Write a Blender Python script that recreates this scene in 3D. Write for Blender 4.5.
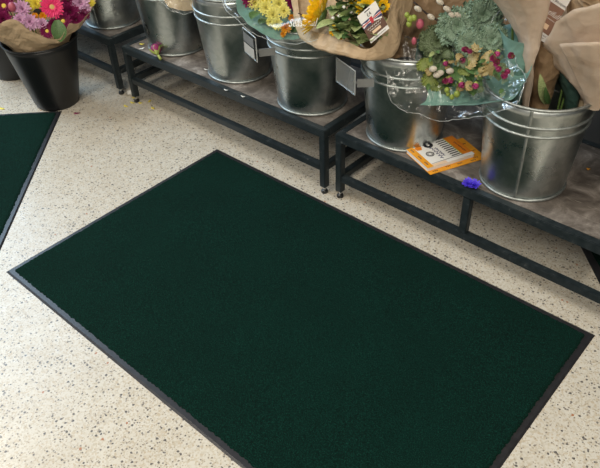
import bpy, bmesh, math, random
from mathutils import Vector, Matrix, Quaternion, noise
PI = math.pi
scene = bpy.context.scene
for o in list(bpy.data.objects): bpy.data.objects.remove(o)

# ------------------------------------------------------------------ camera
FPX = 674.53
ROWS = ((0.74966372, 0.66097201, -0.03347101), (0.40350071, -0.49656081, -0.7685145), (-0.52458697, 0.56262187, -0.6389563))
CAM = Vector((1.74080755, -0.5179901, 1.40268746))
cd = bpy.data.cameras.new('camera'); cam = bpy.data.objects.new('camera', cd); scene.collection.objects.link(cam)
RX, RY, RZ = [Vector(r) for r in ROWS]
M = Matrix.Identity(4)
for i in range(3):
    M[i][0] = RX[i]; M[i][1] = -RY[i]; M[i][2] = -RZ[i]; M[i][3] = CAM[i]
cam.matrix_world = M
cd.sensor_width = 36; cd.lens = FPX * 36 / 600; cd.clip_start = 0.02
scene.camera = cam
# ------------------------------------------------------------------ world, lamps, exposure
scene.view_settings.view_transform = 'Standard'; scene.view_settings.look = 'None'
scene.view_settings.gamma = 1; scene.view_settings.use_curve_mapping = False
scene.view_settings.exposure = 0.0
w = bpy.data.worlds.new('shop_ambient'); scene.world = w; w.use_nodes = True
w.node_tree.nodes['Background'].inputs[0].default_value = (1.0, 0.97, 0.92, 1)
w.node_tree.nodes['Background'].inputs[1].default_value = 0.15
def area(name, loc, aim, sx, sy, power, col):
    l = bpy.data.lights.new(name, 'AREA'); l.shape = 'RECTANGLE'; l.size = sx; l.size_y = sy; l.energy = power; l.color = col
    o = bpy.data.objects.new(name, l); scene.collection.objects.link(o); o.location = loc
    o.rotation_euler = (Vector(aim) - Vector(loc)).to_track_quat('-Z', 'Y').to_euler()
    return o
WARM = (1.0, 0.91, 0.77)
area('front_fill_lamp', (0.45, -0.7, 3.1), (0.45, -0.7, 0), 0.22, 1.5, 40, WARM)
area('front_fill_lamp', (2.6, -2.2, 3.1), (2.6, -2.2, 0), 0.22, 1.5, 105, WARM)  # unseen front fill, added to brighten the bouquets and bucket fronts
area('front_fill_lamp', (4.0, -0.5, 3.1), (4.0, -0.5, 0), 0.22, 1.5, 70, WARM)
area('front_fill_lamp', (-2.2, -0.6, 3.1), (-2.2, -0.6, 0), 0.22, 1.5, 40, WARM)
area('front_fill_lamp', (-0.9, -2.2, 3.1), (-0.9, -2.2, 0), 0.22, 1.5, 34, WARM)  # second unseen front fill, added on the left
area('shop_window_daylight', (-3.0, 0.0, 2.6), (0.5, -0.1, 0.0), 2.8, 2.0, 118, (0.56, 0.78, 1.0))

# ------------------------------------------------------------------ helpers
def ray(u, v): return (RX * ((u - 300) / FPX) + RY * ((v - 234) / FPX) + RZ)
def onz(u, v, z=0.0):
    d = ray(u, v); return CAM + d * ((z - CAM.z) / d.z)
def near(u, v, c, off=0.0):
    """point seen at u,v standing off metres in front of the vertical plane through c"""
    h = Vector((CAM.x - c[0], CAM.y - c[1], 0)).normalized()
    p0 = Vector((c[0], c[1], 0)) + h * off
    d = ray(u, v); return CAM + d * ((p0 - CAM).dot(h) / d.dot(h))

class MB:
    def __init__(s): s.v = []; s.f = []
    def add(s, vs, fs):
        n = len(s.v); s.v += [Vector(p) for p in vs]; s.f += [tuple(i + n for i in f) for f in fs]; return s
    def box(s, a, b, bev=0.0):
        x0, y0, z0 = a; x1, y1, z1 = b
        if bev <= 0:
            vs = [(x0,y0,z0),(x1,y0,z0),(x1,y1,z0),(x0,y1,z0),(x0,y0,z1),(x1,y0,z1),(x1,y1,z1),(x0,y1,z1)]
            return s.add(vs, [(0,3,2,1),(4,5,6,7),(0,1,5,4),(1,2,6,5),(2,3,7,6),(3,0,4,7)])
        bm = bmesh.new(); bmesh.ops.create_cube(bm, size=1)
        for q in bm.verts: q.co = Vector(((x0+x1)/2 + q.co.x*(x1-x0), (y0+y1)/2 + q.co.y*(y1-y0), (z0+z1)/2 + q.co.z*(z1-z0)))
        bmesh.ops.bevel(bm, geom=bm.edges[:], offset=bev, segments=2, affect='EDGES')
        bm.verts.index_update()
        s.add([q.co.copy() for q in bm.verts], [[q.index for q in f.verts] for f in bm.faces]); bm.free(); return s
    def lathe(s, prof, n=48, c=(0,0,0)):
        vs = []; fs = []
        for r, z in prof:
            for k in range(n):
                a = 2*PI*k/n; vs.append((c[0]+r*math.cos(a), c[1]+r*math.sin(a), c[2]+z))
        for j in range(len(prof)-1):
            for k in range(n): fs.append((j*n+k, j*n+(k+1)%n, (j+1)*n+(k+1)%n, (j+1)*n+k))
        return s.add(vs, fs)
    def torus(s, R, z, r, n=64, m=8, sz=1.0):
        vs = []; fs = []
        for k in range(n):
            a = 2*PI*k/n
            for j in range(m):
                b = 2*PI*j/m; rr = R + r*math.cos(b); vs.append((rr*math.cos(a), rr*math.sin(a), z + sz*r*math.sin(b)))
        for k in range(n):
            for j in range(m): fs.append((k*m+j, ((k+1)%n)*m+j, ((k+1)%n)*m+(j+1)%m, k*m+(j+1)%m))
        return s.add(vs, fs)
    def tube(s, path, rad, n=6):
        path = [Vector(p) for p in path]; vs = []; fs = []
        for i, p in enumerate(path):
            t = (path[min(i+1, len(path)-1)] - path[max(i-1, 0)]).normalized()
            a = t.orthogonal().normalized(); b = t.cross(a)
            r = rad(i/(len(path)-1)) if callable(rad) else rad
            for k in range(n): vs.append(p + (a*math.cos(2*PI*k/n) + b*math.sin(2*PI*k/n))*r)
        for i in range(len(path)-1):
            for k in range(n): fs.append((i*n+k, i*n+(k+1)%n, (i+1)*n+(k+1)%n, (i+1)*n+k))
        fs.append(tuple(range(n-1, -1, -1))); fs.append(tuple(range((len(path)-1)*n, len(path)*n)))
        return s.add(vs, fs)
    def ball(s, c, rx, ry=None, rz=None, n=10, m=7):
        ry = ry or rx; rz = rz or rx; vs = []; fs = []
        for j in range(m+1):
            a = PI*j/m
            for k in range(n): b = 2*PI*k/n; vs.append((c[0]+rx*math.sin(a)*math.cos(b), c[1]+ry*math.sin(a)*math.sin(b), c[2]-rz*math.cos(a)))
        for j in range(m):
            for k in range(n): fs.append((j*n+k, j*n+(k+1)%n, (j+1)*n+(k+1)%n, (j+1)*n+k))
        return s.add(vs, fs)
    def quad(s, o, x, y, th=0.0006):
        o, x, y = Vector(o), Vector(x), Vector(y); n = x.cross(y).normalized()*th
        vs = [o, o+x, o+x+y, o+y]; vs = [p - n for p in vs] + [p + n*0 for p in vs]
        return s.add(vs, [(0,3,2,1),(4,5,6,7),(0,1,5,4),(1,2,6,5),(2,3,7,6),(3,0,4,7)])
    def mesh(s, name, mat, smooth=False, off=Vector((0,0,0))):
        me = bpy.data.meshes.new(name); me.from_pydata([tuple(p - off) for p in s.v], [], s.f); me.update()
        if mat: me.materials.append(mat)
        if smooth: me.polygons.foreach_set('use_smooth', [True]*len(me.polygons)); me.update()
        return me

def link(name, me, parent=None, smooth_angle=None):
    o = bpy.data.objects.new(name, me); scene.collection.objects.link(o)
    if parent: o.parent = parent
    return o
def root_of(o):
    while o.parent: o = o.parent
    return o
def part(name, mb, mat, parent, smooth=False, label=None):
    """mesh in world coordinates, stored about the thing's own origin"""
    off = root_of(parent).location.copy() if parent else Vector((0,0,0))
    o = link(name, mb.mesh(name, mat, smooth, off), parent)
    if label: o['label'] = label
    return o
def solo(name, mb, mat, label, cat, smooth=False, group=None):
    c = sum(mb.v, Vector())/len(mb.v); c.z = min(p.z for p in mb.v)
    o = link(name, mb.mesh(name, mat, smooth, c)); o.location = c; return tag(o, label, cat, group)
def tag(o, label, cat, group=None):
    o['label'] = label; o['category'] = cat
    if group: o['group'] = group
    return o
def thing(name, loc, label, cat, group=None, rz=0):
    o = bpy.data.objects.new(name, None); scene.collection.objects.link(o); o.location = loc; o.rotation_euler.z = rz
    o.empty_display_size = 0.05; return tag(o, label, cat, group)
def shade(o, ang=35):
    for p in o.data.polygons: p.use_smooth = True
    o.data.set_sharp_from_angle(angle=math.radians(ang)) if hasattr(o.data, 'set_sharp_from_angle') else None
    return o
def solidify(o, t, off=0):
    m = o.modifiers.new('thickness', 'SOLIDIFY'); m.thickness = t; m.offset = off; return o

# ------------------------------------------------------------------ materials
def N(nt, kind, **kw):
    n = nt.nodes.new(kind)
    for k, v in kw.items():
        if k in n.inputs: n.inputs[k].default_value = v
        else: setattr(n, k, v)
    return n
def mat(name, col, rough=0.5, metal=0.0, spec=0.5, alpha=1.0, trans=0.0, sss=0.0, var=0.0, vscale=40.0, bump=0.0, bscale=200.0, coat=0.0):
    m = bpy.data.materials.new(name); m.use_nodes = True; nt = m.node_tree; b = nt.nodes['Principled BSDF']
    b.inputs['Base Color'].default_value = (*col, 1); b.inputs['Roughness'].default_value = rough; b.inputs['Metallic'].default_value = metal
    b.inputs['Specular IOR Level'].default_value = spec; b.inputs['Alpha'].default_value = alpha
    b.inputs['Transmission Weight'].default_value = trans; b.inputs['Coat Weight'].default_value = coat
    if var or bump: tc = N(nt, 'ShaderNodeTexCoord')
    if var:
        n = N(nt, 'ShaderNodeTexNoise', Scale=vscale, Detail=4.0); nt.links.new(tc.outputs['Object'], n.inputs['Vector'])
        r = N(nt, 'ShaderNodeValToRGB'); nt.links.new(n.outputs['Fac'], r.inputs[0])
        r.color_ramp.elements[0].position = 0.3; r.color_ramp.elements[1].position = 0.7
        r.color_ramp.elements[0].color = (*[max(0, c*(1-var)) for c in col], 1); r.color_ramp.elements[1].color = (*[min(1, c*(1+var)) for c in col], 1)
        nt.links.new(r.outputs[0], b.inputs['Base Color'])
    if bump:
        n = N(nt, 'ShaderNodeTexNoise', Scale=bscale, Detail=3.0); nt.links.new(tc.outputs['Object'], n.inputs['Vector'])
        bp = N(nt, 'ShaderNodeBump', Strength=bump, Distance=0.002); nt.links.new(n.outputs['Fac'], bp.inputs['Height']); nt.links.new(bp.outputs[0], b.inputs['Normal'])
    return m
def bsdf(m): return m.node_tree.nodes['Principled BSDF']
def ramp(nt, src, stops):
    r = N(nt, 'ShaderNodeValToRGB'); nt.links.new(src, r.inputs[0]); e = r.color_ramp.elements
    while len(e) < len(stops): e.new(0.5)
    for k, (p, c) in enumerate(stops): e[k].position = p; e[k].color = (*c, 1) if len(c) == 3 else c
    return r.outputs[0]
def mixc(nt, fac, a, b, mode='MIX'):
    m = nt.nodes.new('ShaderNodeMix'); m.data_type = 'RGBA'; m.blend_type = mode
    for s, i in ((fac, 0), (a, 6), (b, 7)):
        if isinstance(s, (int, float)): m.inputs[i].default_value = s
        elif isinstance(s, tuple): m.inputs[i].default_value = (*s, 1)
        else: nt.links.new(s, m.inputs[i])
    return m.outputs[2]

def terrazzo():
    m = mat('terrazzo', (0.6, 0.57, 0.5), 0.32); nt = m.node_tree; L = nt.links; b = bsdf(m)
    tc = N(nt, 'ShaderNodeTexCoord'); co = tc.outputs['Object']
    big = N(nt, 'ShaderNodeTexNoise', Scale=9.0, Detail=5.0); L.new(co, big.inputs['Vector'])
    col = ramp(nt, big.outputs['Fac'], [(0.25, (0.54, 0.505, 0.435)), (0.75, (0.61, 0.585, 0.52))])
    fine = N(nt, 'ShaderNodeTexVoronoi', Scale=230.0); L.new(co, fine.inputs['Vector'])
    sep = N(nt, 'ShaderNodeSeparateColor'); L.new(fine.outputs['Color'], sep.inputs[0])
    chips = ramp(nt, sep.outputs[0], [(0.0, (0.70, 0.63, 0.50)), (0.35, (1, 1, 1)), (0.75, (1.0, 0.98, 0.93)), (0.93, (0.74, 0.62, 0.46))])
    col = mixc(nt, 0.65, col, chips, 'MULTIPLY')
    def specks(scale, thr, size, tint, col, seed):
        mp = N(nt, 'ShaderNodeMapping'); mp.inputs['Location'].default_value = (seed, seed*0.7, 0); L.new(co, mp.inputs['Vector'])
        v = N(nt, 'ShaderNodeTexVoronoi', Scale=scale); L.new(mp.outputs[0], v.inputs['Vector'])
        s = N(nt, 'ShaderNodeSeparateColor'); L.new(v.outputs['Color'], s.inputs[0])
        nz = N(nt, 'ShaderNodeTexNoise', Scale=scale*1.7, Detail=1.0); L.new(co, nz.inputs['Vector'])
        a = N(nt, 'ShaderNodeMath', operation='MULTIPLY_ADD'); L.new(nz.outputs['Fac'], a.inputs[0]); a.inputs[1].default_value = 0.35; L.new(v.outputs['Distance'], a.inputs[2])
        c1 = N(nt, 'ShaderNodeMath', operation='LESS_THAN'); L.new(a.outputs[0], c1.inputs[0]); c1.inputs[1].default_value = size + 0.175
        c2 = N(nt, 'ShaderNodeMath', operation='GREATER_THAN'); L.new(s.outputs[1], c2.inputs[0]); c2.inputs[1].default_value = thr
        f = N(nt, 'ShaderNodeMath', operation='MULTIPLY'); L.new(c1.outputs[0], f.inputs[0]); L.new(c2.outputs[0], f.inputs[1])
        return mixc(nt, f.outputs[0], col, tint)
    col = specks(150, 0.55, 0.27, (0.36, 0.31, 0.24), col, 3.1)
    col = specks(120, 0.60, 0.27, (0.24, 0.21, 0.175), col, 7.7)
    col = specks(78, 0.70, 0.25, (0.12, 0.11, 0.10), col, 1.3)
    col = specks(95, 0.80, 0.26, (0.20, 0.185, 0.165), col, 9.3)
    col = specks(60, 0.982, 0.20, (0.38, 0.17, 0.09), col, 5.9)
    L.new(col, b.inputs['Base Color'])
    rn = N(nt, 'ShaderNodeTexNoise', Scale=30.0, Detail=3.0); L.new(co, rn.inputs['Vector'])
    L.new(ramp(nt, rn.outputs['Fac'], [(0.3, (0.22,)*3), (0.7, (0.36,)*3)]), b.inputs['Roughness'])
    return m
def galvanised(name, streak=0.0, tone=1.0):
    m = mat(name, (0.5, 0.52, 0.52), 0.34, 1.0); nt = m.node_tree; L = nt.links; b = bsdf(m)
    tc = N(nt, 'ShaderNodeTexCoord'); co = tc.outputs['Object']
    v = N(nt, 'ShaderNodeTexVoronoi', Scale=70.0); L.new(co, v.inputs['Vector']); s = N(nt, 'ShaderNodeSeparateColor'); L.new(v.outputs['Color'], s.inputs[0])
    col = ramp(nt, s.outputs[0], [(0.0, (0.46*tone, 0.50*tone, 0.495*tone)), (1.0, (0.56*tone, 0.59*tone, 0.585*tone))])
    n = N(nt, 'ShaderNodeTexNoise', Scale=9.0, Detail=6.0); L.new(co, n.inputs['Vector'])
    col = mixc(nt, 0.5, col, ramp(nt, n.outputs['Fac'], [(0.35, (0.74, 0.76, 0.75)), (0.65, (1, 1, 1))]), 'MULTIPLY')
    sp = N(nt, 'ShaderNodeTexNoise', Scale=160.0, Detail=2.0); L.new(co, sp.inputs['Vector'])
    col = mixc(nt, ramp(nt, sp.outputs['Fac'], [(0.66, (0, 0, 0)), (0.76, (0.18,)*3)]), col, (0.30, 0.31, 0.30))
    rg = ramp(nt, n.outputs['Fac'], [(0.3, (0.24,)*3), (0.7, (0.40,)*3)])
    if streak:
        mp = N(nt, 'ShaderNodeMapping'); mp.inputs['Scale'].default_value = (60, 60, 1.6); L.new(co, mp.inputs['Vector'])
        w_ = N(nt, 'ShaderNodeTexNoise', Scale=1.0, Detail=2.0); L.new(mp.outputs[0], w_.inputs['Vector'])
        fac = ramp(nt, w_.outputs['Fac'], [(0.66, (0, 0, 0)), (0.72, (streak,)*3)])
        col = mixc(nt, fac, col, (0.72, 0.71, 0.66)); rg = mixc(nt, fac, rg, (0.7, 0.7, 0.7))
    L.new(col, b.inputs['Base Color']); L.new(rg, b.inputs['Roughness'])
    bp = N(nt, 'ShaderNodeBump', Strength=0.05, Distance=0.003); n2 = N(nt, 'ShaderNodeTexNoise', Scale=14.0, Detail=2.0); L.new(co, n2.inputs['Vector'])
    L.new(n2.outputs['Fac'], bp.inputs['Height']); L.new(bp.outputs[0], b.inputs['Normal'])
    return m
def carpet():
    m = mat('green_carpet', (0.005, 0.03, 0.023), 0.95, spec=0.1); nt = m.node_tree; L = nt.links; b = bsdf(m)
    tc = N(nt, 'ShaderNodeTexCoord'); co = tc.outputs['Object']
    n = N(nt, 'ShaderNodeTexNoise', Scale=380.0, Detail=3.0); L.new(co, n.inputs['Vector'])
    col = ramp(nt, n.outputs['Fac'], [(0.3, (0.0003, 0.0048, 0.0033)), (0.52, (0.0010, 0.0165, 0.0113)), (0.74, (0.006, 0.050, 0.035))])
    n2 = N(nt, 'ShaderNodeTexNoise', Scale=5.0, Detail=4.0); L.new(co, n2.inputs['Vector'])
    col = mixc(nt, 0.6, col, ramp(nt, n2.outputs['Fac'], [(0.3, (0.7,)*3), (0.7, (1, 1, 1))]), 'MULTIPLY')
    L.new(col, b.inputs['Base Color']); b.inputs['Sheen Weight'].default_value = 0.015; b.inputs['Sheen Tint'].default_value = (0.4, 0.8, 0.7, 1)
    bp = N(nt, 'ShaderNodeBump', Strength=0.9, Distance=0.004); L.new(n.outputs['Fac'], bp.inputs['Height']); L.new(bp.outputs[0], b.inputs['Normal'])
    return m
def deck():
    m = mat('worn_deck', (0.2, 0.17, 0.14), 0.55); nt = m.node_tree; L = nt.links; b = bsdf(m)
    tc = N(nt, 'ShaderNodeTexCoord'); co = tc.outputs['Object']
    n = N(nt, 'ShaderNodeTexNoise', Scale=11.0, Detail=8.0, Roughness=0.68, Distortion=0.6); L.new(co, n.inputs['Vector'])
    col = ramp(nt, n.outputs['Fac'], [(0.32, (0.055, 0.045, 0.038)), (0.47, (0.125, 0.108, 0.094)), (0.57, (0.21, 0.185, 0.165)), (0.68, (0.40, 0.37, 0.34))])
    mp = N(nt, 'ShaderNodeMapping'); mp.inputs['Rotation'].default_value = (0, 0, 0.5); mp.inputs['Scale'].default_value = (14, 120, 20); L.new(co, mp.inputs['Vector'])
    s = N(nt, 'ShaderNodeTexNoise', Scale=1.0, Detail=3.0, Distortion=1.0); L.new(mp.outputs[0], s.inputs['Vector'])
    col = mixc(nt, ramp(nt, s.outputs['Fac'], [(0.62, (0, 0, 0)), (0.72, (0.35,)*3)]), col, (0.42, 0.38, 0.34))
    L.new(col, b.inputs['Base Color'])
    bp = N(nt, 'ShaderNodeBump', Strength=0.25, Distance=0.001); L.new(n.outputs['Fac'], bp.inputs['Height']); L.new(bp.outputs[0], b.inputs['Normal'])
    return m
def frame_paint():
    m = mat('charcoal_paint', (0.022, 0.032, 0.036), 0.38); nt = m.node_tree; L = nt.links; b = bsdf(m)
    tc = N(nt, 'ShaderNodeTexCoord'); co = tc.outputs['Object']
    n = N(nt, 'ShaderNodeTexNoise', Scale=55.0, Detail=6.0, Roughness=0.7); L.new(co, n.inputs['Vector'])
    col = ramp(nt, n.outputs['Fac'], [(0.40, (0.011, 0.017, 0.020)), (0.60, (0.018, 0.026, 0.030)), (0.74, (0.10, 0.11, 0.11))])
    L.new(col, b.inputs['Base Color'])
    L.new(ramp(nt, n.outputs['Fac'], [(0.35, (0.32,)*3), (0.7, (0.6,)*3)]), b.inputs['Roughness'])
    return m
def paper(name, col, dark, alpha=1.0, rough=0.6, trans=0.25, crease=0.85):
    m = mat(name, col, rough, alpha=alpha); nt = m.node_tree; L = nt.links; b = bsdf(m)
    tc = N(nt, 'ShaderNodeTexCoord'); co = tc.outputs['Object']
    n = N(nt, 'ShaderNodeTexNoise', Scale=22.0, Detail=6.0, Roughness=0.65); L.new(co, n.inputs['Vector'])
    c = ramp(nt, n.outputs['Fac'], [(0.3, dark), (0.68, col)]); L.new(c, b.inputs['Base Color'])
    hs = None
    for sc, wt in ((16.0, 1.0), (38.0, 0.4)):
        nz = N(nt, 'ShaderNodeTexNoise', Scale=sc*0.6, Detail=1.0); L.new(co, nz.inputs['Vector'])
        ad = N(nt, 'ShaderNodeVectorMath', operation='MULTIPLY_ADD'); L.new(nz.outputs['Color'], ad.inputs[0]); ad.inputs[1].default_value = (0.06,)*3; L.new(co, ad.inputs[2])
        vo = N(nt, 'ShaderNodeTexVoronoi', Scale=sc); L.new(ad.outputs[0], vo.inputs['Vector'])
        mu = N(nt, 'ShaderNodeMath', operation='MULTIPLY_ADD'); L.new(vo.outputs['Distance'], mu.inputs[0]); mu.inputs[1].default_value = wt
        if hs: L.new(hs, mu.inputs[2])
        else: mu.inputs[2].default_value = 0
        hs = mu.outputs[0]
    bp = N(nt, 'ShaderNodeBump', Strength=crease, Distance=0.012); L.new(hs, bp.inputs['Height']); L.new(bp.outputs[0], b.inputs['Normal'])
    if trans:
        t = N(nt, 'ShaderNodeBsdfTranslucent'); L.new(c, t.inputs[0]); mx = N(nt, 'ShaderNodeMixShader'); mx.inputs[0].default_value = trans
        L.new(b.outputs[0], mx.inputs[1]); L.new(t.outputs[0], mx.inputs[2]); L.new(mx.outputs[0], nt.nodes['Material Output'].inputs[0])
    return m
FLOOR = terrazzo(); GALV = galvanised('galvanised_steel'); GALVS = galvanised('galvanised_steel_streaked', 0.6, 0.9); BEAD = mat('galvanised_bead', (0.40, 0.43, 0.42), 0.5, 1.0, var=0.25, vscale=60)
CARPET = carpet(); DECK = deck(); PAINT = frame_paint()
RUBBER = mat('black_rubber', (0.020, 0.020, 0.023), 0.36, var=0.25, vscale=60)
BLACKPL = mat('black_plastic', (0.008, 0.009, 0.010), 0.36, var=0.2, vscale=8)
KRAFT = paper('kraft_paper', (0.68, 0.525, 0.345), (0.57, 0.42, 0.26))
KRAFTD = paper('brown_kraft_paper', (0.40, 0.27, 0.155), (0.27, 0.17, 0.09))
TISSUE = paper('sea_green_tissue', (0.28, 0.47, 0.41), (0.20, 0.38, 0.325), rough=0.4, crease=0.35)
TISSUED = paper('dark_green_tissue', (0.06, 0.12, 0.10), (0.03, 0.07, 0.055), rough=0.5)
MIST = paper('frosted_tan_wrap', (0.80, 0.68, 0.56), (0.72, 0.58, 0.45), rough=0.3, trans=0.35, crease=0.28)
def film(name, base, edge, rough, tint, bump=0.5):
    m = bpy.data.materials.new(name); m.use_nodes = True; nt = m.node_tree; L = nt.links; nt.nodes.remove(nt.nodes['Principled BSDF'])
    tr = N(nt, 'ShaderNodeBsdfTransparent'); tr.inputs[0].default_value = (*tint, 1); gl = N(nt, 'ShaderNodeBsdfGlossy'); gl.inputs['Roughness'].default_value = rough
    lw = N(nt, 'ShaderNodeFresnel', IOR=1.45); tc = N(nt, 'ShaderNodeTexCoord')
    cz = N(nt, 'ShaderNodeTexNoise', Scale=45.0, Detail=3.0, Distortion=1.2); L.new(tc.outputs['Object'], cz.inputs['Vector'])
    bp = N(nt, 'ShaderNodeBump', Strength=bump, Distance=0.006); L.new(cz.outputs['Fac'], bp.inputs['Height']); L.new(bp.outputs[0], gl.inputs['Normal'])
    ma = N(nt, 'ShaderNodeMath', operation='MULTIPLY_ADD'); L.new(lw.outputs[0], ma.inputs[0]); ma.inputs[1].default_value = edge; ma.inputs[2].default_value = base; ma.use_clamp = True
    mx = N(nt, 'ShaderNodeMixShader'); L.new(ma.outputs[0], mx.inputs[0]); L.new(tr.outputs[0], mx.inputs[1]); L.new(gl.outputs[0], mx.inputs[2]); L.new(mx.outputs[0], nt.nodes['Material Output'].inputs[0])
    return m
CELLO = film('clear_cellophane', 0.045, 0.35, 0.17, (0.95, 0.98, 0.975))
CELLO2 = film('thin_cellophane', 0.02, 0.10, 0.30, (0.95, 0.98, 0.975), 0.25)
GLINT = mat('edge_glint', (0.75, 0.80, 0.80), 0.15, spec=0.9, alpha=0.42)  # pale colour stands in for light caught along clear edges
ACRYL = film('clear_acrylic', 0.05, 0.5, 0.2, (0.80, 0.82, 0.82), 0.0)
GREYPL = mat('grey_plastic', (0.22, 0.23, 0.23), 0.4)
STEEL = mat('bright_steel', (0.6, 0.6, 0.6), 0.3, 1.0)
WALL = mat('dark_panel', (0.02, 0.022, 0.024), 0.7, var=0.2, vscale=4)
WHITE = mat('white_card', (0.78, 0.77, 0.75), 0.5); BROWN = mat('brown_print', (0.12, 0.06, 0.04), 0.5); BROWN2 = mat('cocoa_print', (0.24, 0.12, 0.075), 0.5)
INK = mat('dark_ink', (0.015, 0.015, 0.02), 0.5); RED = mat('red_print', (0.5, 0.03, 0.05), 0.5); NAVY = mat('navy_print', (0.03, 0.035, 0.12), 0.5)
ORANGE = mat('orange_card', (0.78, 0.33, 0.015), 0.4, var=0.08, vscale=30); ORANGE2 = mat('deep_orange_print', (0.72, 0.22, 0.01), 0.4)
LGREEN = mat('lime_print', (0.35, 0.5, 0.12), 0.5); PEACH = mat('peach_print', (0.78, 0.58, 0.40), 0.5)
MAG = mat('magenta_petal', (0.22, 0.010, 0.085), 0.55, var=0.45, vscale=60); LIL = mat('lilac_petal', (0.74, 0.46, 0.66), 0.55, var=0.2, vscale=60)
PINK = mat('hot_pink_petal', (0.85, 0.05, 0.20), 0.5, var=0.2, vscale=40); PALEC = mat('pale_yellow_centre', (0.75, 0.55, 0.2), 0.7, bump=0.8, bscale=400)
YEL = mat('lemon_petal', (0.86, 0.74, 0.10), 0.5, var=0.12, vscale=50); PALEY = mat('pale_lemon_petal', (0.85, 0.80, 0.28), 0.5, var=0.15, vscale=50)
SUN = mat('sunflower_petal', (0.95, 0.56, 0.01), 0.5, var=0.18, vscale=40); SEED = mat('sunflower_seed_head', (0.012, 0.008, 0.006), 0.9, bump=1.0, bscale=500)
GOLD = mat('golden_orange_petal', (0.82, 0.36, 0.01), 0.5, var=0.2, vscale=50)
LEAF = mat('leaf_green', (0.075, 0.15, 0.045), 0.5, var=0.4, vscale=25); LEAFL = mat('light_leaf', (0.34, 0.41, 0.18), 0.5, var=0.35, vscale=25)
KALE = mat('blue_green_kale', (0.17, 0.25, 0.175), 0.55, var=0.75, vscale=38); KALED = mat('grey_green_kale', (0.11, 0.15, 0.075), 0.6, var=0.7, vscale=45)
KALEY = mat('yellowing_kale', (0.20, 0.25, 0.06), 0.55, var=0.35, vscale=30)
DRY = mat('dry_gold_leaf', (0.36, 0.28, 0.12), 0.6, var=0.55, vscale=30); STEM = mat('green_stem', (0.10, 0.17, 0.04), 0.55, var=0.3, vscale=30)
TWIG = mat('dark_twig', (0.03, 0.018, 0.015), 0.6); CATK = mat('catkin_fur', (0.66, 0.60, 0.50), 0.9, bump=0.8, bscale=500)
BERRY = mat('lime_berry', (0.27, 0.35, 0.06), 0.35); PINKB = mat('dusky_pink_bud', (0.45, 0.10, 0.15), 0.5); BUDM = mat('magenta_bud', (0.44, 0.06, 0.19), 0.5, var=0.7, vscale=80)
BLUE = mat('violet_blue_petal', (0.10, 0.06, 0.72), 0.5, var=0.45, vscale=90); BUDG = mat('sepal_green', (0.30, 0.36, 0.08), 0.5); WPET = mat('white_petal', (0.8, 0.8, 0.76), 0.6)
PALEG = mat('pale_label_card', (0.42, 0.41, 0.38), 0.5)
LABELG = mat('grey_label_card', (0.16, 0.165, 0.165), 0.5, var=0.15, vscale=60)

# ------------------------------------------------------------------ setting
fl = link('floor', MB().box((-6, -5, -0.05), (7, 1.75, 0)).mesh('floor', FLOOR)); fl['kind'] = 'structure'
wb = link('wall_back', MB().box((-6, 1.75, 0), (7, 1.85, 2.9)).mesh('wall_back', WALL)); wb['kind'] = 'structure'

# ------------------------------------------------------------------ doormats
def doormat(corner, ex, L, W, label, seed, nx, ny, bw=0.0185):
    """corner on the floor, ex unit direction of the long side; the short side lies to its left"""
    ex = Vector((*ex, 0)).normalized(); ey = Vector((-ex.y, ex.x, 0))
    t = thing('doormat', Vector((*corner, 0)) + (ex*L + ey*W)/2, label, 'doormat', 'green entrance mats')
    t.rotation_euler.z = math.atan2(ex.y, ex.x)
    b = MB(); h = 0.0035; a = [(-L/2, -W/2), (L/2, -W/2), (L/2, W/2), (-L/2, W/2)]; e = 0.006
    vs = [(x, y, 0) for x, y in a] + [(x*(1-2*e/L), y*(1-2*e/W), h) for x, y in a]
    b.add(vs, [(0,3,2,1),(4,5,6,7),(0,1,5,4),(1,2,6,5),(2,3,7,6),(3,0,4,7)])
    link('rubber_border', b.mesh('rubber_border', RUBBER), t)
    c = MB(); rnd = random.Random(seed); vs = []; fs = []
    l2, w2 = L/2 - bw, W/2 - bw
    for j in range(ny+1):
        for i in range(nx+1):
            x = -l2 + 2*l2*i/nx; y = -w2 + 2*w2*j/ny
            edge = i in (0, nx) or j in (0, ny)
            r = 0.0022
            if edge:
                x += (rnd.uniform(-1, 1)*r*1.1) if i in (0, nx) else 0; y += (rnd.uniform(-1, 1)*r*1.1) if j in (0, ny) else 0; z = h - 0.0005
            else:
                x += rnd.uniform(-1, 1)*r*0.7; y += rnd.uniform(-1, 1)*r*0.7
                z = 0.0085 + rnd.uniform(-1, 1)*0.0006 + 0.0008*noise.noise(Vector((x*6, y*6, seed)))
            vs.append((x, y, z))
    for j in range(ny):
        for i in range(nx): k = j*(nx+1)+i; fs.append((k, k+1, k+nx+2, k+nx+1))
    c.add(vs, fs); o = link('carpet_pile', c.mesh('carpet_pile', CARPET, True), t); o['kind'] = 'stuff'
    return t
doormat((0, 0), (1, 0), 1.493, 0.90, 'large dark green doormat with black rubber border in the middle of the floor', 1, 330, 200)
doormat((-0.744-0.715*0.9, 0.692-0.699*0.9), (0.699, -0.715), 1.4, 0.9, 'dark green doormat at the left edge in front of the black flower bucket', 2, 240, 150)
doormat((1.309-0.16, 1.22+0.18), (0.672, -0.741), 0.45, 0.22, 'dark green mat lying under the right end of the display table', 3, 66, 32, 0.022)

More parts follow.
